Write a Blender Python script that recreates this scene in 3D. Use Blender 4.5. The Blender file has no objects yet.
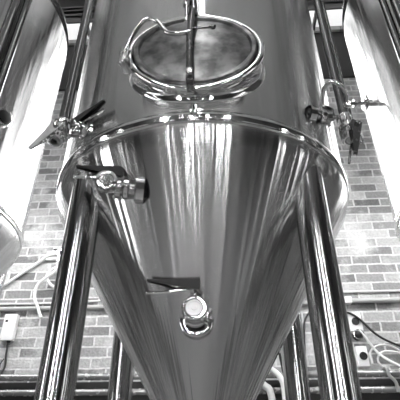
import bpy, bmesh, math, random
from mathutils import Vector, Matrix
random.seed(7)
C = bpy.context.scene.collection
PI = math.pi

# ------------------------------------------------------------------ materials
def new_mat(name):
    m = bpy.data.materials.new(name); m.use_nodes = True
    nt = m.node_tree; b = nt.nodes['Principled BSDF']
    return m, nt, b
def g(v): return (v, v, v, 1)
def plain(name, v, rough=.5, metal=0, **kw):
    m, nt, b = new_mat(name)
    b.inputs['Base Color'].default_value = g(v)
    b.inputs['Roughness'].default_value = rough
    b.inputs['Metallic'].default_value = metal
    # faint procedural unevenness
    tc = nt.nodes.new('ShaderNodeTexCoord'); n = nt.nodes.new('ShaderNodeTexNoise')
    n.inputs['Scale'].default_value = kw.get('scale', 30)
    nt.links.new(tc.outputs['Object'], n.inputs['Vector'])
    r = nt.nodes.new('ShaderNodeMapRange')
    r.inputs['To Min'].default_value = max(0, rough-.06); r.inputs['To Max'].default_value = min(1, rough+.08)
    nt.links.new(n.outputs['Fac'], r.inputs['Value']); nt.links.new(r.outputs['Result'], b.inputs['Roughness'])
    return m
def steel(name, base=.6, rough=.2, aniso=.75, streak=(14, 14, .5), bump=.25, dist=.004, ripple=False, rot=0, det=3, stain=False):
    """brushed stainless: grain runs round the vessel, so reflections smear upright"""
    m, nt, b = new_mat(name); L = nt.links
    b.inputs['Metallic'].default_value = 1
    tc = nt.nodes.new('ShaderNodeTexCoord')
    mp = nt.nodes.new('ShaderNodeMapping'); mp.inputs['Scale'].default_value = streak
    sp = nt.nodes.new('ShaderNodeSeparateXYZ'); L.new(tc.outputs['Object'], sp.inputs[0])
    nrm = nt.nodes.new('ShaderNodeVectorMath'); nrm.operation = 'NORMALIZE'
    flat = nt.nodes.new('ShaderNodeCombineXYZ'); L.new(sp.outputs['X'], flat.inputs['X']); L.new(sp.outputs['Y'], flat.inputs['Y'])
    L.new(flat.outputs[0], nrm.inputs[0])
    sn = nt.nodes.new('ShaderNodeSeparateXYZ'); L.new(nrm.outputs['Vector'], sn.inputs[0])
    co = nt.nodes.new('ShaderNodeCombineXYZ')
    if ripple:
        L.new(sn.outputs['X'], co.inputs['X']); L.new(sn.outputs['Y'], co.inputs['Y']); L.new(sp.outputs['Z'], co.inputs['Z'])
        L.new(co.outputs[0], mp.inputs['Vector'])
    else:
        L.new(tc.outputs['Object'], mp.inputs['Vector'])
    n = nt.nodes.new('ShaderNodeTexNoise'); n.inputs['Scale'].default_value = 1; n.inputs['Detail'].default_value = det
    L.new(mp.outputs[0], n.inputs['Vector'])
    bp = nt.nodes.new('ShaderNodeBump'); bp.inputs['Strength'].default_value = bump; bp.inputs['Distance'].default_value = dist
    L.new(n.outputs['Fac'], bp.inputs['Height']); L.new(bp.outputs[0], b.inputs['Normal'])
    mp2 = nt.nodes.new('ShaderNodeMapping'); mp2.inputs['Scale'].default_value = (22, 22, 1.2) if not stain else (14, 14, 16)
    L.new((co if ripple else tc).outputs[0 if ripple else 'Object'], mp2.inputs['Vector'])
    n2 = nt.nodes.new('ShaderNodeTexNoise'); n2.inputs['Scale'].default_value = 1.5; n2.inputs['Detail'].default_value = 4
    L.new(mp2.outputs[0], n2.inputs['Vector'])
    r = nt.nodes.new('ShaderNodeMapRange'); r.inputs['To Min'].default_value = rough*.95; r.inputs['To Max'].default_value = rough*1.06
    L.new(n2.outputs['Fac'], r.inputs['Value']); L.new(r.outputs['Result'], b.inputs['Roughness'])
    cr = nt.nodes.new('ShaderNodeMapRange')
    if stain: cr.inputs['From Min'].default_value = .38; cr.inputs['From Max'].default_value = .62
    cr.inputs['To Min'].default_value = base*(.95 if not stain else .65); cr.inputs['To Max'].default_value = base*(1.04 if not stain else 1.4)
    L.new(n2.outputs['Fac'], cr.inputs['Value'])
    L.new(cr.outputs['Result'], b.inputs['Base Color'])
    if aniso:
        b.inputs['Anisotropic'].default_value = aniso; b.inputs['Anisotropic Rotation'].default_value = rot
        t = nt.nodes.new('ShaderNodeTangent'); t.direction_type = 'RADIAL'; t.axis = 'Z'
        L.new(t.outputs[0], b.inputs['Tangent'])
    return m
M = {}
M['tank'] = steel('brushed_stainless', base=.60, rough=.21, aniso=.9, ripple=True, streak=(10, 10, .6), bump=.36, dist=.016, rot=.25, det=1.6)
M['leg'] = plain('tube_stainless', .42, .12, 1, scale=1.5)
M['pipe'] = plain('dark_tube_stainless', .14, .13, 1, scale=1.5)
M['darksteel'] = plain('dark_steel', .16, .25, 1)
M['polish'] = plain('polished_stainless', .78, .09, 1)
M['fitting'] = plain('cast_stainless', .62, .2, 1)
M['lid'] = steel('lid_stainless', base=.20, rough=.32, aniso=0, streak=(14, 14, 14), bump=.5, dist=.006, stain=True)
M['dark'] = plain('black_handle', .02, .35, .3)
M['capsteel'] = plain('machined_cap_steel', .45, .3, 1)
M['rubber'] = plain('black_rubber', .015, .5)
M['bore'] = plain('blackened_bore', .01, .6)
M['white'] = plain('white_plastic', .82, .4)
M['whitepipe'] = plain('white_painted_pipe', .62, .4)
M['greypipe'] = plain('grey_painted_pipe', .42, .35)
M['darkpipe'] = plain('dark_painted_pipe', .3, .25, .5)
M['cable'] = plain('white_cable', .8, .45)
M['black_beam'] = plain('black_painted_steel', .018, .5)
M['plaster'] = plain('grey_plaster', .06, .8)
M['frame'] = plain('dark_window_frame', .05, .5)
def brick():
    m, nt, b = new_mat('brickwork'); L = nt.links
    tc = nt.nodes.new('ShaderNodeTexCoord')
    sx = nt.nodes.new('ShaderNodeSeparateXYZ'); cx = nt.nodes.new('ShaderNodeCombineXYZ')
    L.new(tc.outputs['Object'], sx.inputs[0])
    # slightly wandering courses
    nz = nt.nodes.new('ShaderNodeTexNoise'); nz.inputs['Scale'].default_value = 9; nz.inputs['Detail'].default_value = 2
    L.new(tc.outputs['Object'], nz.inputs['Vector'])
    wob = nt.nodes.new('ShaderNodeMath'); wob.operation = 'MULTIPLY_ADD'; wob.inputs[1].default_value = .012
    L.new(nz.outputs['Fac'], wob.inputs[0]); L.new(sx.outputs['Z'], wob.inputs[2])
    wox = nt.nodes.new('ShaderNodeMath'); wox.operation = 'MULTIPLY_ADD'; wox.inputs[1].default_value = .015
    L.new(nz.outputs['Fac'], wox.inputs[0]); L.new(sx.outputs['X'], wox.inputs[2])
    L.new(wox.outputs[0], cx.inputs['X']); L.new(wob.outputs[0], cx.inputs['Y'])
    t = nt.nodes.new('ShaderNodeTexBrick'); t.offset = .5
    for k, v in dict([('Scale', 1), ('Brick Width', .212), ('Row Height', .072), ('Mortar Size', .0075), ('Mortar Smooth', .25), ('Bias', -.1)]).items():
        t.inputs[k].default_value = v
    t.inputs['Color1'].default_value = g(.17); t.inputs['Color2'].default_value = g(.55); t.inputs['Mortar'].default_value = g(.62)
    L.new(cx.outputs[0], t.inputs['Vector'])
    # blotches of old limewash
    n = nt.nodes.new('ShaderNodeTexNoise'); n.inputs['Scale'].default_value = 4.5; n.inputs['Detail'].default_value = 6; n.inputs['Roughness'].default_value = .65
    L.new(tc.outputs['Object'], n.inputs['Vector'])
    ra = nt.nodes.new('ShaderNodeMapRange'); ra.inputs['From Min'].default_value = .48; ra.inputs['From Max'].default_value = .72
    ra.inputs['To Max'].default_value = .75
    L.new(n.outputs['Fac'], ra.inputs['Value'])
    mx = nt.nodes.new('ShaderNodeMix'); mx.data_type = 'RGBA'
    L.new(ra.outputs['Result'], mx.inputs['Factor']); L.new(t.outputs['Color'], mx.inputs['A']); mx.inputs['B'].default_value = g(.75)
    n3 = nt.nodes.new('ShaderNodeTexNoise'); n3.inputs['Scale'].default_value = 60; n3.inputs['Detail'].default_value = 4
    L.new(tc.outputs['Object'], n3.inputs['Vector'])
    r3 = nt.nodes.new('ShaderNodeMapRange'); r3.inputs['To Min'].default_value = .65; r3.inputs['To Max'].default_value = 1.3
    L.new(n3.outputs['Fac'], r3.inputs['Value'])
    mu = nt.nodes.new('ShaderNodeMix'); mu.data_type = 'RGBA'; mu.blend_type = 'MULTIPLY'; mu.inputs['Factor'].default_value = 1
    L.new(mx.outputs['Result'], mu.inputs['A']); L.new(r3.outputs['Result'], mu.inputs['B'])
    L.new(mu.outputs['Result'], b.inputs['Base Color'])
    b.inputs['Roughness'].default_value = .85
    sub = nt.nodes.new('ShaderNodeMath'); sub.operation = 'MULTIPLY_ADD'; sub.inputs[1].default_value = -1.2
    L.new(t.outputs['Fac'], sub.inputs[0]); L.new(n3.outputs['Fac'], sub.inputs[2])
    bp = nt.nodes.new('ShaderNodeBump'); bp.inputs['Strength'].default_value = .7; bp.inputs['Distance'].default_value = .008
    L.new(sub.outputs[0], bp.inputs['Height']); L.new(bp.outputs[0], b.inputs['Normal'])
    return m
M['brick'] = brick()
def boards():
    m, nt, b = new_mat('ceiling_boards'); L = nt.links
    tc = nt.nodes.new('ShaderNodeTexCoord')
    t = nt.nodes.new('ShaderNodeTexBrick'); t.offset = .35
    mp = nt.nodes.new('ShaderNodeMapping'); mp.inputs['Rotation'].default_value = (0, 0, PI/2)
    L.new(tc.outputs['Object'], mp.inputs[0]); L.new(mp.outputs[0], t.inputs['Vector'])
    for k, v in dict([('Scale', 1), ('Brick Width', 2.4), ('Row Height', .2), ('Mortar Size', .004)]).items():
        t.inputs[k].default_value = v
    t.inputs['Color1'].default_value = g(.4); t.inputs['Color2'].default_value = g(.55); t.inputs['Mortar'].default_value = g(.08)
    L.new(t.outputs['Color'], b.inputs['Base Color']); b.inputs['Roughness'].default_value = .7
    return m
M['boards'] = boards()
def floor_mat():
    m, nt, b = new_mat('sealed_concrete'); L = nt.links
    n = nt.nodes.new('ShaderNodeTexNoise'); n.inputs['Scale'].default_value = 2.5; n.inputs['Detail'].default_value = 6
    tc = nt.nodes.new('ShaderNodeTexCoord'); L.new(tc.outputs['Object'], n.inputs[0])
    r = nt.nodes.new('ShaderNodeMapRange'); r.inputs['To Min'].default_value = .20; r.inputs['To Max'].default_value = .42
    L.new(n.outputs['Fac'], r.inputs['Value']); L.new(r.outputs['Result'], b.inputs['Base Color'])
    b.inputs['Roughness'].default_value = .08
    return m
M['floor'] = floor_mat()
def emit(name, strength):
    m, nt, b = new_mat(name)
    b.inputs['Base Color'].default_value = g(.8)
    b.inputs['Emission Color'].default_value = g(1); b.inputs['Emission Strength'].default_value = strength
    return m

# ------------------------------------------------------------------ mesh helpers
def bm_new(): return bmesh.new()
def obj(name, bm, m, parent=None, smooth=True, angle=40):
    me = bpy.data.meshes.new(name)
    bmesh.ops.recalc_face_normals(bm, faces=bm.faces[:])
    bm.to_mesh(me); bm.free()
    for p in me.polygons: p.use_smooth = smooth
    if smooth: me.set_sharp_from_angle(angle=math.radians(angle))
    me.materials.append(m)
    o = bpy.data.objects.new(name, me); C.objects.link(o)
    if parent: o.parent = parent
    return o
def box(bm, lo, hi, bev=0):
    r = bmesh.ops.create_cube(bm, size=1)
    for v in r['verts']:
        v.co = Vector([(lo[i]+hi[i])/2 + v.co[i]*(hi[i]-lo[i]) for i in range(3)])
    if bev:
        es = list({e for v in r['verts'] for e in v.link_edges})
        bmesh.ops.bevel(bm, geom=es, offset=bev, segments=2, affect='EDGES', profile=.6)
def ring(bm, c, ax, u, w, r, n, ru=1, rw=1):
    return [bm.verts.new(Vector(c) + (u*math.cos(2*PI*i/n)*ru + w*math.sin(2*PI*i/n)*rw)*r) for i in range(n)]
def frame(ax):
    ax = Vector(ax).normalized()
    u = ax.cross(Vector((0, 0, 1)))
    if u.length < 1e-3: u = Vector((1, 0, 0))
    u.normalize(); w = u.cross(ax).normalized()
    return ax, u, w
def skin(bm, rings, cap=True):
    for a, b in zip(rings, rings[1:]):
        n = len(a)
        for i in range(n): bm.faces.new((a[i], a[(i+1) % n], b[(i+1) % n], b[i]))
    if cap:
        bm.faces.new(rings[0][::-1]); bm.faces.new(rings[-1])
def lathe(bm, org, ax, prof, n=32, cap=True, ru=1, rw=1):
    """prof: (distance along the axis, radius)"""
    ax, u, w = frame(ax)
    skin(bm, [ring(bm, Vector(org)+ax*t, ax, u, w, max(r, 1e-4), n, ru, rw) for t, r in prof], cap)
def smooth_path(pts, k=8):
    P = [Vector(p) for p in pts]; P = [P[0]*2-P[1]] + P + [P[-1]*2-P[-2]]
    out = []
    for i in range(1, len(P)-2):
        for j in range(k):
            t = j/k; a, b, c, d = P[i-1:i+3]
            out.append(.5*((2*b) + (c-a)*t + (2*a-5*b+4*c-d)*t*t + (3*b-a-3*c+d)*t**3))
    out.append(P[-2]); return out
def tube(bm, pts, r, n=12, smooth=0):
    P = smooth_path(pts, smooth) if smooth else [Vector(p) for p in pts]
    rings = []; u = None
    for i, p in enumerate(P):
        d = (P[min(i+1, len(P)-1)] - P[max(i-1, 0)]).normalized()
        if u is None: _, u, w = frame(d)
        u = (u - d*u.dot(d)).normalized(); w = u.cross(d)
        rings.append(ring(bm, p, d, u, w, r, n))
    skin(bm, rings)
def elbow(a, b, c, r, k=6):
    """points a-b-c with the corner at b rounded by radius r"""
    a, b, c = Vector(a), Vector(b), Vector(c)
    p, q = b+(a-b).normalized()*r, b+(c-b).normalized()*r
    return [a] + [p*(1-t)**2 + b*2*t*(1-t) + q*t*t for t in [i/k for i in range(k+1)]] + [c]
def tag(o, label, cat, group=None):
    o['label'] = label; o['category'] = cat
    if group: o['group'] = group
    return o
def thing(name, label, cat, loc=(0, 0, 0), group=None, mat=None):
    o = bpy.data.objects.new(name, None); C.objects.link(o)
    o.empty_display_size = .1
    if mat is not None: o.matrix_world = mat
    else: o.location = loc
    return tag(o, label, cat, group)
def struct(name, bm, m, smooth=False):
    o = obj(name, bm, m, None, smooth); o['kind'] = 'structure'; return o

# ------------------------------------------------------------------ the room
X0, X1, Y0, Y1, H = -4.6, 4.6, -5.2, 1.48, 5.45
b = bm_new(); box(b, (X0-.2, Y0-.2, -.15), (X1+.2, Y1+.2, 0)); struct('floor', b, M['floor'])
b = bm_new(); box(b, (X0-.2, Y0-.2, H), (X1+.2, .95, H+.15)); box(b, (X0-.2, 1.42, H), (X1+.2, Y1+.2, H+.15)); struct('ceiling', b, M['boards'])
# added glowing strip along the wall, in place of lit ceiling boards
b = bm_new(); box(b, (X0-.2, .95, H+.06), (X1+.2, 1.42, H+.08)); rl = struct('window_12', b, emit('rooflight_pane', .65))
b = bm_new()
for i in range(24): box(b, (X0+.1+.4*i, .95, H), (X0+.125+.4*i, 1.42, H+.06))
box(b, (X0, 1.17, H+.01), (X1, 1.19, H+.06))
o = obj('rooflight_bars', b, M['frame'], rl, False)

wn = [0]
def wall_with_added_windows(name, along, pos, thick, lo, hi, wins, strength, mat='plaster'):
    """wall panels round real openings, a frame and a sky-lit pane in each"""
    b = bm_new()
    def seg(a0, a1, z0, z1):
        if a1-a0 < 1e-4 or z1-z0 < 1e-4: return
        if along == 'x': box(b, (a0, min(pos, pos+thick), z0), (a1, max(pos, pos+thick), z1))
        else: box(b, (min(pos, pos+thick), a0, z0), (max(pos, pos+thick), a1, z1))
    wins = sorted(wins); cur = lo
    for (a0, a1, z0, z1) in wins:
        seg(cur, a0, 0, H); seg(a0, a1, 0, z0); seg(a0, a1, z1, H); cur = a1
    seg(cur, hi, 0, H)
    struct(name, b, M[mat])
    for (a0, a1, z0, z1) in wins:
        wn[0] += 1
        f = bm_new(); t = .05 if a1-a0 > .5 else .01
        def fb(p0, p1, q0, q1):
            if along == 'x': box(f, (p0, min(pos, pos+thick*.5), q0), (p1, max(pos, pos+thick*.5), q1))
            else: box(f, (min(pos, pos+thick*.5), p0, q0), (max(pos, pos+thick*.5), p1, q1))
        fb(a0, a0+t, z0, z1); fb(a1-t, a1, z0, z1); fb(a0+t, a1-t, z0, z0+t); fb(a0+t, a1-t, z1-t, z1)
        mid = (a0+a1)/2
        if a1-a0 > .6: fb(mid-.02, mid+.02, z0+t, z1-t)
        w = struct('window_%d' % wn[0], f, M['frame'])
        p = bm_new(); q = pos+thick*.6
        if along == 'x': box(p, (a0, q-.005, z0), (a1, q+.005, z1))
        else: box(p, (q-.005, a0, z0), (q+.005, a1, z1))
        obj('window_pane', p, emit('daylit_pane_%d' % wn[0], strength), w, False)
wall_with_added_windows('wall_back', 'x', Y1, .2, X0-.2, X1+.2,
    [(-3.2, -1.88, 2.8, 4.7), (-.72, .72, 2.9, 5.3), (1.88, 3.2, 2.8, 4.7)], 11, 'brick')  # added glowing panes, unseen behind the tanks, to whiten the tank flanks
wall_with_added_windows('wall_front', 'x', Y0, -.2, X0-.2, X1+.2,
    [(-2.0, -1.9, .6, 4.6), (-.86, -.82, .6, 4.6), (-.20, -.13, .6, 4.6), (.60, .64, .6, 4.6), (1.7, 1.78, .6, 4.6)], 85)  # added slit panes behind the camera, for bright streaks on the steel
wall_with_added_windows('wall_left', 'y', X0, -.2, Y0, Y1, [(-4.0, -3.85, .3, 3.2), (-2.6, -2.3, .3, 3.2)], 14)  # added glowing panes out of view, to brighten the cone sides
wall_with_added_windows('wall_right', 'y', X1, .2, Y0, Y1, [(-3.2, -3.0, .3, 3.0), (-1.8, -1.7, .3, 3.0)], 12)  # panes added on this side too, for streaks on the cone

# ceiling steels, running along the wall
for i, (y0, y1, z0) in enumerate([(.76, .80, 5.1), (.83, .89, 5.1), (-.6, -.45, 5.1)]):
    b = bm_new()
    box(b, (X0, y0, z0), (X1, y1, z0+.02)); box(b, (X0, (y0+y1)/2-.01, z0), (X1, (y0+y1)/2+.01, H)); box(b, (X0, y0, H-.02), (X1, y1, H))
    struct('trim_%d' % (i+1), b, M['black_beam'])
# black strip against the top of the brickwork
b = bm_new(); box(b, (X0, Y1-.03, 4.78), (-.74, Y1, H)); box(b, (.74, Y1-.03, 4.78), (X1, Y1, H)); struct('trim_4', b, M['black_beam'])

# ------------------------------------------------------------------ fermenting tanks
R = .6; ZC = 2.385; ZA = 1.40; ZT = 3.86
def shell_profile():
    pts = [(1.44, .025)]
    # cone up to the knuckle, then a rounded knuckle into the straight side
    k = R/(ZC-ZA); r0 = .577
    n = 14
    pts = [(ZA+.03/k, .03)]
    for i in range(1, n+1):
        r = .03+(r0-.03)*i/n; pts.append((ZA+r/k, r))
    p0 = Vector((ZA+r0/k, r0)); p1 = Vector((ZC, R)); p2 = Vector((ZC+.035, R))
    for i in range(1, 9):
        t = i/8; q = p0*(1-t)**2 + p1*2*t*(1-t) + p2*t*t; pts.append((q.x, q.y))
    return pts
def make_tank(label):
    t = thing('fermentation_tank', label, 'tank', (0, 0, 0), 'row of cone-bottomed fermentation tanks')
    b = bm_new(); lathe(b, (0, 0, 0), (0, 0, 1), shell_profile(), 128, cap=False); obj('cone', b, M['tank'], t)
    b = bm_new(); lathe(b, (0, 0, 0), (0, 0, 1), [(ZC+.035+ (ZT-ZC-.10)*i/10, R) for i in range(11)], 128, cap=False); obj('cylinder_shell', b, M['tank'], t)
    # dished head
    b = bm_new(); pr = []
    for i in range(0, 17):
        a = PI/2*i/16; pr.append((ZT+.24*math.sin(a), R*math.cos(a)**.9 if i < 16 else .002))
    lathe(b, (0, 0, 0), (0, 0, 1), pr, 128, cap=False); obj('dished_head', b, M['tank'], t)
    # seam band
    b = bm_new()
    zb = 2.437
    lathe(b, (0, 0, 0), (0, 0, 1), [(zb-.024, .598), (zb-.022, .603), (zb-.016, .6065), (zb-.010, .605), (zb-.008, .602), (zb-.005, .604), (zb+.004, .6075), (zb+.014, .6075), (zb+.024, .604), (zb+.028, .598)], 128, cap=False)
    obj('seam_band', b, M['polish'], t)
    # outlet
    b = bm_new(); lathe(b, (0, 0, ZA+.05), (0, 0, -1), [(0, .034), (.10, .034), (.10, .055), (.112, .055), (.112, .034), (.2, .034)], 32); obj('bottom_outlet', b, M['fitting'], t)
    for sx in (-1, 1):
        for sy in (-1, 1):
            x, y = .378*sx, .378*sy
            b = bm_new(); lathe(b, (x, y, .03), (0, 0, 1), [(0, .0525), (.9, .0525), (1.6, .0525), (2.36, .0525)], 40); l = obj('leg', b, M['leg'], t)
            b = bm_new(); lathe(b, (x, y, 0), (0, 0, 1), [(0, .09), (.015, .09), (.02, .03), (.1, .03)], 32); obj('foot', b, M['fitting'], l)
    return t
def copy_tree(o, parent=None):
    c = o.copy(); C.objects.link(c)
    if parent: c.parent = parent
    for ch in o.children: copy_tree(ch, c)
    return c
tank = make_tank('large cone-bottomed steel tank in the middle with an oval hatch')
for s, lab in ((-1, 'steel tank cut off by the left edge of the photo'), (1, 'steel tank cut off by the right edge of the photo')):
    c = copy_tree(tank); c.location.x = 1.45*s; c['label'] = lab

# manway of the middle tank
AX = Vector((0, -1, 0)); CM = Vector((.012, 0, 2.695))
def oval(bm, y_prof, a, bb, n=72, cap=False):
    """rings of an oval facing -y: (y, grow)"""
    rs = []
    for y, gr in y_prof:
        rs.append([bm.verts.new(CM + Vector(((a+gr)*math.cos(2*PI*i/n), y, (bb+gr)*math.sin(2*PI*i/n)))) for i in range(n)])
    for p, q in zip(rs, rs[1:]):
        for i in range(n): bm.faces.new((p[i], p[(i+1) % n], q[(i+1) % n], q[i]))
    if cap: bm.faces.new(rs[-1])
    return rs
b = bm_new()
# saddle: flared skirt that follows the curved shell, then a rolled rim
n = 96; rs = []
def sad(gr, off):
    vs = []
    for i in range(n):
        x = CM.x+(.222+gr)*math.cos(2*PI*i/n); z = CM.z+(.176+gr)*math.sin(2*PI*i/n)
        vs.append(b.verts.new((x, -math.sqrt(R*R-x*x)-off, z)))
    return vs
rs = [sad(.022, -.003), sad(.019, .004), sad(.008, .006), sad(.002, .012)]
for y, gr in ((-.610, 0), (-.626, 0), (-.634, .004), (-.640, .012), (-.647, .012), (-.652, .004), (-.652, -.006), (-.646, -.012), (-.60, -.014)):
    rs.append([b.verts.new(CM + Vector(((.222+gr)*math.cos(2*PI*i/n), y, (.176+gr)*math.sin(2*PI*i/n)))) for i in range(n)])
skin(b, rs, False)
obj('manway_collar', b, M['polish'], tank, angle=60)
b = bm_new(); pr = [(-.63, -.004), (-.655, -.004), (-.660, -.009), (-.660, -.020), (-.652, -.027)]
rs = oval(b, pr, .212, .172)
last = rs[-1]
for k in range(1, 9):
    t = 1-k/8.0; y = -.652+.02*(1-t*t) if False else -.652-.022*(1-t*t)
    cur = [b.verts.new(CM + Vector((.185*t*math.cos(2*PI*i/72), y, .145*t*math.sin(2*PI*i/72)))) for i in range(72)] if k < 8 else None
    if cur is None:
        v = b.verts.new(CM+Vector((0, y, 0)))
        for i in range(72): b.faces.new((last[i], last[(i+1) % 72], v))
    else:
        for i in range(72): b.faces.new((last[i], last[(i+1) % 72], cur[(i+1) % 72], cur[i]))
        last = cur
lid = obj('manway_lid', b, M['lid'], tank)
# clamp bar straight down the lid with its bolts
b = bm_new()
tube(b, [(.003, -.69, 2.50), (.000, -.705, 2.60), (.002, -.71, 2.72), (.008, -.70, 2.87)], .012, 10, 5)
box(b, (-.010, -.715, 2.48), (.014, -.66, 2.515), .004); box(b, (-.006, -.72, 2.855), (.022, -.65, 2.895), .004)
obj('clamp_bar', b, M['darksteel'], lid)
for p in ((-.012, 2.80), (.012, 2.84)):
    b = bm_new(); lathe(b, (p[0], -.70, p[1]-.03), (0, -.35, 1), [(0, .009), (.012, .009), (.014, .006), (.06, .006), (.062, .011), (.078, .011), (.082, .006)], 16); obj('clamp_bolt', b, M['fitting'], lid)
b = bm_new(); lathe(b, (.003, -.74, 2.50), (0, 1, 0), [(0, .006), (.004, .012), (.014, .012), (.018, .007), (.06, .007)], 16); obj('locking_knob', b, M['fitting'], lid)
# bent hinge arm
b = bm_new(); tube(b, [(-.215, -.655, 2.645), (-.205, -.69, 2.69), (-.165, -.705, 2.775), (-.135, -.71, 2.785), (-.105, -.71, 2.76), (-.075, -.71, 2.71), (-.03, -.715, 2.695), (0, -.715, 2.70)], .008, 12, 6)
obj('hinge_arm', b, M['polish'], lid)
b = bm_new(); lathe(b, (-.226, -.655, 2.63), (0, 0, 1), [(0, .010), (.003, .013), (.025, .013), (.028, .009), (.045, .009), (.05, .014), (.068, .014), (.072, .008)], 16)
box(b, (-.236, -.66, 2.645), (-.205, -.60, 2.665), .003); box(b, (-.236, -.66, 2.69), (-.205, -.60, 2.705), .003)
obj('hinge', b, M['fitting'], tank)
b = bm_new(); tube(b, [(.0, -.715, 2.715), (.075, -.715, 2.72)], .0045, 10); lathe(b, (.068, -.715, 2.7195), (1, 0, 0), [(0, .005), (.004, .009), (.014, .009), (.018, .004)], 14)
obj('lever', b, M['darksteel'], lid)
# joint lug on the band
b = bm_new(); box(b, (.003, -.632, 2.43), (.022, -.606, 2.462), .004); tube(b, [(-.004, -.622, 2.445), (.029, -.622, 2.445)], .004, 8); obj('band_lug', b, M['polish'], tank)

# ------------------------------------------------------------------ sanitary valves and fittings
def basis(org, x, up=(0, 0, 1)):
    x = Vector(x).normalized(); up = Vector(up)
    y = up.cross(x).normalized(); z = x.cross(y)
    return Matrix(((x.x, y.x, z.x, org[0]), (x.y, y.y, z.y, org[1]), (x.z, y.z, z.z, org[2]), (0, 0, 0, 1)))
def clamp(parent, x, r, ang=0, nm='clamp'):
    """two-piece pipe clamp round the axis at x with its wing nut"""
    b = bm_new()
    lathe(b, (x-.009, 0, 0), (1, 0, 0), [(0, r), (0, r+.006), (.003, r+.0095), (.015, r+.0095), (.018, r+.006), (.018, r)], 28, cap=False)
    c, s = math.cos(ang), math.sin(ang)
    def P(u, v, w=0): return (x+w, u*c-v*s, u*s+v*c)
    for sg in (-1, 1):
        tube(b, [P(r+.004, .005*sg), P(r+.022, .005*sg)], .005, 8)
    o = obj(nm, b, M['polish'], parent)
    b = bm_new(); tube(b, [P(r+.018, -.014), P(r+.018, .022)], .0028, 8)
    tube(b, [P(r+.018, .016, -.012), P(r+.018, .013), P(r+.018, .016, .012)], .004, 8)
    obj('wing_nut', b, M['fitting'], o)
def valve(org, ax, label, r=.022, up=(0, 0, 1), hdir=(-1, 0), hlen=.13, cap=True, L=.045, blade='dark', rod=True, grp=None, flange=True, collar=0, side=False, bw=.019, lift=0):
    t = thing('butterfly_valve', label, 'valve', mat=basis(org, ax, up), group=grp)
    if flange:
        b = bm_new(); R2 = r*1.9 if not collar else collar
        lathe(b, (-.02, 0, 0), (1, 0, 0), [(0, R2), (.024, R2), (.028, R2-.004), (.029, R2*.72), (.024, R2*.62)], 36, cap=False)
        obj('port_collar', b, M['polish'], t)
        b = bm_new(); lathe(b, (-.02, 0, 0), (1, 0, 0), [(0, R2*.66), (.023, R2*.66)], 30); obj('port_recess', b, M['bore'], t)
    b = bm_new(); lathe(b, (-.02, 0, 0), (1, 0, 0), [(0, r*.78), (L+.02, r*.78), (L+.022, r), (L+.028, r)], 28); obj('neck', b, M['fitting'], t)
    clamp(t, L+.006, r, -PI/2*.4)
    x = L+.03
    b = bm_new(); lathe(b, (x-.016, 0, 0), (1, 0, 0), [(0, r*.8), (.004, r*1.02), (.009, r*1.25), (.023, r*1.25), (.028, r*1.02), (.034, r*.8)], 30)
    box(b, (x-.006, -.007, r), (x+.008, .007, r*1.75), .002)
    for a in (0.8, 2.3, 3.9, 5.4):
        y, z = math.cos(a)*r*1.3, math.sin(a)*r*1.3
        lathe(b, (x-.014, y, z), (1, 0, 0), [(0, .005), (.006, .005), (.006, .0035), (.024, .0035), (.024, .005), (.030, .005)], 6)
    obj('valve_body', b, M['fitting'], t)
    if cap:
        clamp(t, x+.026, r, 1.2 if cap == 'open' else -.5)
        b = bm_new(); lathe(b, (x+.018, 0, 0), (1, 0, 0), [(0, r*.9), (.014, r*.95), (.017, r*.9), (.017, r*.72), (.0145, r*.68), (.0145, r*.3), (.017, r*.26), (.017, .001)], 30) if cap != 'open' else lathe(b, (x+.018, 0, 0), (1, 0, 0), [(0, r*.9), (.018, r*.95), (.021, r*.9), (.021, r*.55), (.006, r*.5)], 30)
        ec = obj('end_cap' if cap != 'open' else 'end_ring', b, M['capsteel'], t)
        if cap is True:
            b = bm_new(); lathe(b, (x+.030, 0, 0), (1, 0, 0), [(0, r*.98), (.0045, r*.98), (.0045, r*.80), (0, r*.80)], 30, cap=False); obj('gasket_ring', b, M['bore'], ec)
        if cap == 'open':
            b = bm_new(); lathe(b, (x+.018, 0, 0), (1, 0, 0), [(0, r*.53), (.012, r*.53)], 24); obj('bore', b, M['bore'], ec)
    if side:
        b = bm_new(); lathe(b, (x+.016, 0, 0), (1, 0, 0), [(0, r*.8), (.03, r*.85), (.045, r*.6), (.05, .001)], 24); lathe(b, (x+.036, 0, 0), (0, 1, 0), [(0, r*.8), (.03, r*.8), (.032, r), (.04, r)], 26)
        te = obj('elbow', b, M['fitting'], t)
        b = bm_new(); lathe(b, (x+.036, .03, 0), (0, 1, 0), [(0, r), (0, r+.007), (.004, r+.010), (.015, r+.010), (.018, r+.006), (.018, r*.9), (.014, r*.86), (.014, r*.55), (.017, r*.5), (.017, .001)], 28)
        obj('end_cap', b, M['polish'], te)
    # handle blade on the stem: (u, v) in the plane across the stem; hdir is along local x / y
    zt = r*1.85+lift; hx, hy = Vector((hdir[0], hdir[1], 0)).normalized()[:2]
    def H_(l, w, dz): return Vector((x+.001+hx*l-hy*w, hy*l+hx*w, zt+dz))
    b = bm_new()
    # tapered channel: broad at the stem, narrow at the tip, turned-down side skirt
    secs = []
    for k in range(9):
        s = k/8; l = -.016+(hlen+.016)*s; w = (bw*(1-s)+.006*s); d = .032*(1-s)**1.1+.006
        dz = .004+.010*s
        secs.append([H_(l, -w, dz), H_(l, w, dz), H_(l, w, dz-d), H_(l, w-.003, dz-d), H_(l, w-.003, dz-.003), H_(l, -w+.003, dz-.003), H_(l, -w+.003, dz-d), H_(l, -w, dz-d)])
    rs = [[b.verts.new(p) for p in s] for s in secs]; skin(b, rs)
    obj('handle', b, M[blade], t, angle=30)
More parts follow.
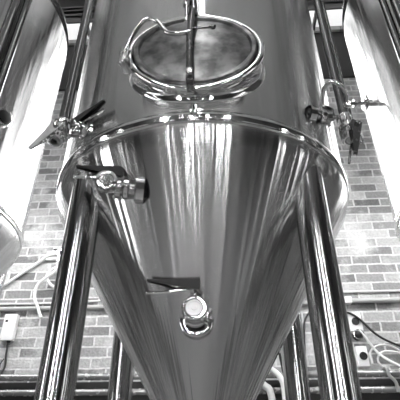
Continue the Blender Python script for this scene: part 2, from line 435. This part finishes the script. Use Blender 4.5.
    b = bm_new(); lathe(b, (x+.001, 0, r*1.2), (0, 0, 1), [(0, .006), (zt-r*1.2+.006, .006), (zt-r*1.2+.006, .009), (zt-r*1.2+.014, .009), (zt-r*1.2+.017, .004)], 12); obj('stem', b, M['fitting'], t)
    if rod:
        b = bm_new(); tube(b, [H_(0, .0, -.014), H_(.02, 0, -.018), H_(hlen*.55, 0, -.026), H_(hlen*1.02, 0, -.030)], .0048, 8, 4); obj('handle_trigger', b, M['polish'], t)
    return t

def cone_r(z): return R*(z-ZA)/(ZC-ZA)
# centre valve
valve((-.003, -cone_r(1.885)+.006, 1.885), (0, -1, 0.08), 'valve with a clamped round cap low on the front of the middle tank cone',
      r=.0275, hdir=(0, -1), hlen=.15, L=.04, collar=.053, lift=.042, bw=.022)
# left valve on the cone
valve((-.180, -.478, 2.25), (-.97, -.22, 0), 'valve on the upper left of the middle tank cone, right beside the front left leg', r=.024, hdir=(1, -.1), hlen=.14, L=.03, cap=False, side=True, collar=.045, lift=.022, bw=.022)
# upper left cluster: valve on the middle tank under the end of the down-pipe
valve((-.375, -.455, 2.52), (-.85, -.35, -.02), 'valve where the left down-pipe meets the middle tank, black lever pointing up', r=.021, hdir=(-.55, .85), hlen=.14, L=.016, cap=False, collar=.03)
# drain valve hanging under the left down-pipe
valve((-.475, -.475, 2.525), (-.1, -.2, -.97), 'small valve hanging under the end of the left down-pipe, its bore open', r=.022, up=(.2, -1, .4), hdir=(1, -.25), hlen=.15, L=.006, cap='open', blade='polish', rod=False, flange=False)
valve((.425, -.423, 2.585), (.93, .28, .0), 'valve joining the middle tank to the right down-pipe, above the seam band', r=.020, hdir=(-.3, 1), hlen=.05, L=.03, cap=False, collar=.034)
valve((.556, -.372, 2.60), (.05, -.05, -1), 'valve hanging under the end of the right down-pipe, its lever pointing down', r=.025, up=(.3, -1, 0), hdir=(1, -.35), hlen=.17, L=.035, cap=True, blade='darksteel', rod=True, flange=False)
def nozzle(org, ax, label, r, L, solid, name='clamped_nozzle'):
    t = thing(name, label, 'pipe fitting', mat=basis(org, ax))
    b = bm_new(); lathe(b, (-.02, 0, 0), (1, 0, 0), [(0, r*.75), (L, r*.75), (L+.002, r), (L+.01, r)], 28); obj('neck', b, M['fitting'], t)
    clamp(t, L-.01, r, .7)
    b = bm_new(); lathe(b, (L-.006, 0, 0), (1, 0, 0), [(0, r*.95), (.008, r*.95), (.010, r*.85)], 28); obj('end_disc', b, M['bore' if solid == 'dark' else 'polish'], t)
    return t
nozzle((-.899, -.21, 2.835), (.93, -.37, 0), 'round dark-faced port on the left tank near the photo edge', .033, .03, 'dark')
t = nozzle((.868, .02, 3.05), (-1, -.05, -.02), 'clamped side nozzle sticking out of the right tank towards the middle tank', .026, .06, 'light')
b = bm_new(); tube(b, [(.05, 0, 0), (.13, .0, 0)], .011, 12); lathe(b, (.10, 0, 0), (1, 0, 0), [(0, .011), (0, .019), (.012, .019), (.012, .011)], 20); obj('spray_rod', b, M['fitting'], t)

# cleaning down-pipes between the tanks
def downpipe(x, y, z0, z1, r, label, x2, y2, r2):
    t = thing('cleaning_pipe', label, 'pipe', (x, y, z0), 'vertical cleaning pipes')
    b = bm_new()
    P = [(0, 0, 0), (0, 0, z1-z0)]
    tube(b, P, r, 20); obj('main_pipe', b, M['pipe'], t)
    if r2:
        b = bm_new(); tube(b, [(x2, y2, .02), (x2, y2, z1-z0)], r2, 16); obj('side_pipe', b, M['pipe'], t)
    if z0 < 3:
        clamp_z = bm_new()
        lathe(clamp_z, (0, 0, -.005), (0, 0, 1), [(0, r), (0, r+.010), (.004, r+.013), (.016, r+.013), (.02, r+.010), (.02, r)], 28, cap=False); obj('pipe_clamp', clamp_z, M['polish'], t)
    return t
TOP = 5.4
downpipe(-.478, -.462, 2.55, TOP, .0195, 'dark steel pipe dropping to the left valves of the middle tank', 0, 0, 0)
downpipe(.561, -.352, 2.62, TOP, .0175, 'dark steel pipe dropping to the right valves of the middle tank', .034, .03, .008)
downpipe(-.889, -.30, 2.3, TOP, .018, 'bright-edged pipe running up the front of the left tank', -.036, -.03, .018)
downpipe(.885, -.30, 2.3, TOP, .018, 'bright-edged pipe running up the front of the right tank', .036, -.03, .018)
# curved handle / hose loop by the right valves
t = thing('hose_loop', 'curved steel tube arching over the right-hand valves of the middle tank', 'tube', (.47, -.42, 2.62))
b = bm_new(); tube(b, [(-.01, 0, 0), (.0, -.05, .05), (.03, -.07, .06), (.07, -.05, .03), (.085, 0, .0)], .008, 12, 6); obj('bent_tube', b, M['fitting'], t)
b = bm_new(); lathe(b, (.085, -.01, .012), (0, .4, -1), [(0, .008), (0, .014), (.016, .014), (.016, .008)], 6); obj('hose_nut', b, M['polish'], t)

# ------------------------------------------------------------------ services on the brick wall
YW = Y1
def wallpipe(name, pts, r, m, label, cat, sm=0, grp=None, saddles=()):
    b = bm_new(); tube(b, pts, r, 14, sm)
    if not saddles: return tag(obj(name, b, M[m]), label, cat, grp)
    t = thing(name, label, cat, (0, 0, 0), grp); obj('pipe_run', b, M[m], t)
    for (x, z) in saddles:
        b = bm_new(); lathe(b, (x-.012, YW-r-.006, z), (1, 0, 0), [(0, r+.004), (.024, r+.004)], 20); box(b, (x-.012, YW-.008, z-r-.02), (x+.012, YW, z+r+.02))
        obj('pipe_clip', b, M['fitting'], t)
    return t
wallpipe('electrical_conduit', [(-4.5, YW-.022, 2.50), (.86, YW-.022, 2.505)], .016, 'greypipe', 'grey conduit across the brick wall at the left, behind the left leg', 'conduit', saddles=((-1.9, 2.5),))
wallpipe('electrical_conduit', [(.986, YW-.022, 2.514), (4.5, YW-.022, 2.514)], .018, 'greypipe', 'thick grey conduit on the brick wall right of the right leg', 'conduit', saddles=((1.9, 2.514),))
wallpipe('thin_cable_run', [(-3, YW-.008, 2.60), (-1.62, YW-.008, 2.548), (-1.2, YW-.012, 2.545), (-.7, YW-.008, 2.56), (-.5, YW-.008, 2.56)], .008, 'cable', 'thin white cable just above the left conduit', 'cable', 4)
wallpipe('thin_conduit', [(.90, YW-.010, 2.585), (4.5, YW-.010, 2.59)], .009, 'whitepipe', 'thin white conduit above the thick one at the right', 'conduit')
b = bm_new(); box(b, (.89, YW-.05, 2.492), (.985, YW, 2.540), .006); tag(obj('conduit_coupler', b, M['white']), 'white coupler box where the right conduits start beside the right leg', 'box')
wallpipe('wall_pipe', [(-4.5, YW-.10, 2.01), (4.5, YW-.10, 2.01)], .022, 'darkpipe', 'upper of the two grey pipes low on the brick wall', 'pipe', grp=None, saddles=())
wallpipe('wall_pipe', [(-4.5, YW-.10, 1.915), (4.5, YW-.10, 1.915)], .020, 'darkpipe', 'lower of the two grey pipes low on the brick wall', 'pipe')
b = bm_new(); box(b, (-4.5, YW-.05, 1.86), (4.5, YW, 1.985)); tag(obj('pipe_backing_rail', b, M['black_beam'], None, False), 'black rail on the brick wall behind the two low pipes', 'rail')  # black box added for the shade between the two pipes
# thermostat-like box at the left with its gland and lead
t = thing('control_box', 'white plastic control box on the brick wall at the far left', 'box', (-1.485, YW, 2.27))
b = bm_new(); box(b, (-.048, -.045, .0), (.048, 0, .19), .008); obj('cover', b, M['white'], t)
b = bm_new(); box(b, (-.030, -.048, .13), (-.012, -.0445, .145), .001); obj('indicator_window', b, M['dark'], t)
b = bm_new(); lathe(b, (.015, -.022, .002), (0, 0, -1), [(0, .014), (.014, .014), (.016, .010), (.05, .008)], 8); obj('cable_gland', b, M['rubber'], t)
wallpipe('power_lead', [(-1.47, YW-.022, 2.25), (-1.468, YW-.02, 2.18), (-1.46, YW-.015, 2.1), (-1.47, YW-.02, 2.05)], .007, 'rubber', 'black lead hanging from the white control box', 'cable', 4)
wallpipe('power_lead', [(-1.475, YW-.02, 2.15), (-1.52, YW-.015, 2.08), (-1.58, YW-.015, 2.03)], .004, 'rubber', 'thin black lead slanting away below the control box', 'cable', 4)
# white hoses left of the front left leg
wallpipe('white_hose', [(-1.75, YW-.02, 2.62), (-1.60, YW-.02, 2.70), (-1.42, YW-.02, 2.84), (-1.30, YW-.03, 2.92), (-1.20, YW-.04, 2.93)], .012, 'cable', 'white hose rising to the tap beside the left leg', 'hose', 5)
wallpipe('white_hose', [(-1.18, YW-.04, 2.83), (-1.25, YW-.04, 2.80), (-1.275, YW-.04, 2.74), (-1.22, YW-.04, 2.67), (-1.12, YW-.04, 2.64), (-1.0, YW-.04, 2.63)], .012, 'cable', 'white hose looping right behind the left leg', 'hose', 5)
wallpipe('white_hose', [(-1.20, YW-.06, 2.875), (-1.205, YW-.06, 2.79), (-1.27, YW-.06, 2.73), (-1.325, YW-.06, 2.67), (-1.33, YW-.06, 2.58), (-1.29, YW-.06, 2.50), (-1.25, YW-.06, 2.42)], .012, 'cable', 'white hose hanging in an arc across the left conduit', 'hose', 5)
t = thing('wall_tap', 'small tap on a white back plate beside the left leg', 'tap', (-1.20, YW, 2.90))
b = bm_new(); box(b, (-.12, -.03, -.01), (.02, 0, .07), .006); obj('back_plate', b, M['white'], t)
b = bm_new(); lathe(b, (.0, 0, .04), (0, -1, 0), [(0, .02), (.05, .018), (.05, .026), (.07, .026), (.07, .012), (.09, .012)], 14); tube(b, [(0, -.06, .04), (0, -.06, -.04)], .013, 12); obj('tap_body', b, M['fitting'], t)
b = bm_new(); tube(b, [(-.04, -.09, .05), (.04, -.09, .03)], .006, 8); obj('tap_handle', b, M['dark'], t)
# sockets and cables right of the right leg
def socket(x, z, w, h, label):
    t = thing('wall_socket', label, 'socket', (x, YW, z))
    b = bm_new(); box(b, (-w/2, -.045, -h/2), (w/2, 0, h/2), .006); obj('socket_box', b, M['white'], t)
    b = bm_new(); lathe(b, (0.005, -.044, 0), (0, -1, 0), [(0, .026), (.006, .026), (.006, .018), (.002, .017), (.002, .001)], 24); obj('socket_face', b, M['dark'], t)
    return t
socket(.975, 2.36, .10, .13, 'white wall socket, the upper one beside the right leg')
socket(.985, 2.13, .075, .13, 'white wall socket, the lower one beside the right leg')
t = thing('plug', 'black plug pushed in between the two white sockets', 'plug', (.985, YW-.05, 2.27))
b = bm_new(); lathe(b, (0, .05, 0), (0, -1, 0), [(0, .030), (.05, .030), (.06, .022), (.065, .01)], 20); obj('plug_body', b, M['rubber'], t)
b = bm_new(); lathe(b, (0, 0, 0), (0, -1, 0), [(0, .031), (.004, .036), (.008, .031)], 20, cap=False); obj('plug_ring', b, M['polish'], t)
wallpipe('power_lead', [(.90, YW-.05, 2.43), (.96, YW-.055, 2.41), (1.02, YW-.055, 2.36), (1.10, YW-.05, 2.27), (1.20, YW-.045, 2.21), (1.32, YW-.04, 2.17), (1.5, YW-.04, 2.14)], .0075, 'rubber', 'black cable sagging away to the right from the upper socket', 'cable', 5)
wallpipe('power_lead', [(.72, YW-.012, 2.485), (.64, YW-.01, 2.38), (.62, YW-.01, 2.24), (.60, YW-.012, 1.98)], .007, 'rubber', 'black cable hanging between the right legs', 'cable', 5)
wallpipe('white_lead', [(.99, YW-.055, 2.30), (1.03, YW-.055, 2.24), (1.09, YW-.06, 2.14), (1.17, YW-.14, 2.05), (1.28, YW-.14, 2.0)], .008, 'cable', 'white cable running down from the sockets over the grey pipes', 'cable', 5)
wallpipe('white_coil', [(1.04, YW-.03, 2.09), (1.04, YW-.03, 2.15), (1.09, YW-.03, 2.195), (1.17, YW-.03, 2.20), (1.24, YW-.03, 2.16), (1.25, YW-.03, 2.09), (1.20, YW-.035, 2.04), (1.12, YW-.04, 2.05), (1.08, YW-.04, 2.10), (1.12, YW-.04, 2.155), (1.22, YW-.04, 2.15), (1.32, YW-.04, 2.10)], .007, 'cable', 'loosely coiled white cable on the brick wall at the right edge', 'cable', 6)
wallpipe('pipe_hook', [(1.09, YW-.02, 2.03), (1.09, YW-.14, 2.04), (1.10, YW-.14, 1.99), (1.13, YW-.135, 1.955), (1.14, YW-.12, 1.90)], .010, 'greypipe', 'pale hook strap holding the lower grey pipe at the right', 'hook', 4)
# fitting seen between the cone and the right rear leg
t = thing('hose_valve', 'pale hose valve seen between the cone and the right rear leg', 'valve', (.36, YW-.14, 2.0))
b = bm_new(); lathe(b, (-.02, -.02, .06), (.4, -.5, 1), [(-.05, .03), (.0, .045), (.04, .04), (.06, .03)], 16); obj('bonnet', b, M['white'], t)
b = bm_new(); tube(b, [(-.12, 0, .02), (-.05, -.02, -.06), (-.01, -.03, -.12), (-.01, -.03, -.4), (-.01, -.03, -2.0)], .022, 14, 4); obj('bent_pipe', b, M['whitepipe'], t)
b = bm_new(); tube(b, [(.0, -.05, .03), (.05, -.06, -.02), (.07, -.06, -.10), (.06, -.06, -.35)], .018, 14, 5); obj('flexible_hose', b, M['cable'], t)
b = bm_new(); tube(b, [(.06, -.07, .12), (.075, -.07, .0)], .009, 8); obj('valve_lever', b, M['dark'], t)

# ------------------------------------------------------------------ added lamps out of view: battens hung behind the tanks and over the aisle
def batten(x, y, z, W, label, L=1.1, w=.14, up=0, rz=0, group='batten lamps'):
    t = thing('batten_lamp', label, 'lamp', (x, y, z), group); t.rotation_euler.z = rz
    b = bm_new(); box(b, (-L/2, -w/2, 0), (L/2, w/2, .05), .008); obj('housing', b, M['frame'], t, False)
    b = bm_new(); box(b, (-L/2+.02, -w/2+.01, -.02), (L/2-.02, w/2-.01, .001), .006); obj('diffuser', b, emit('lit_diffuser', W), t, False)
    for sx in (-.4, .4):
        b = bm_new(); tube(b, [(sx*L, 0, .05), (sx*L, 0, H-z)], .006, 8); obj('drop_rod', b, M['frame'], t)
    return t
for x, l in ((-1.8, 'left'), (0, 'middle'), (1.8, 'right')):
    batten(x, .72, 3.35, 46, 'lit batten hanging behind the %s tank' % l)  # unseen lamps added to wash the brick and tank flanks
for x, l in ((.05, 'middle'),):
    batten(x, -2.9, 5.0, 28, 'long lit batten over the aisle in front of the %s tank' % l, L=3.4, w=.07, rz=PI/2, group='aisle batten lamps')  # unseen lamp added for an upright streak on the cylinder
world = bpy.data.worlds.new('world'); bpy.context.scene.world = world; world.use_nodes = True
bg = world.node_tree.nodes['Background']; bg.inputs[0].default_value = g(.6); bg.inputs[1].default_value = .1

# ------------------------------------------------------------------ camera
psi = math.radians(3.5); p = math.radians(31.7)
cam = bpy.data.cameras.new('camera'); co = bpy.data.objects.new('camera', cam); C.objects.link(co)
cam.sensor_width = 36; cam.lens = 433/400*36; cam.clip_start = .02
co.location = (.0889, -1.6176, 1.5); co.rotation_euler = (PI/2+p, 0, psi)
bpy.context.scene.camera = co
vs = bpy.context.scene.view_settings
vs.view_transform = 'Standard'; vs.look = 'None'; vs.gamma = 1; vs.use_curve_mapping = False; vs.exposure = .25
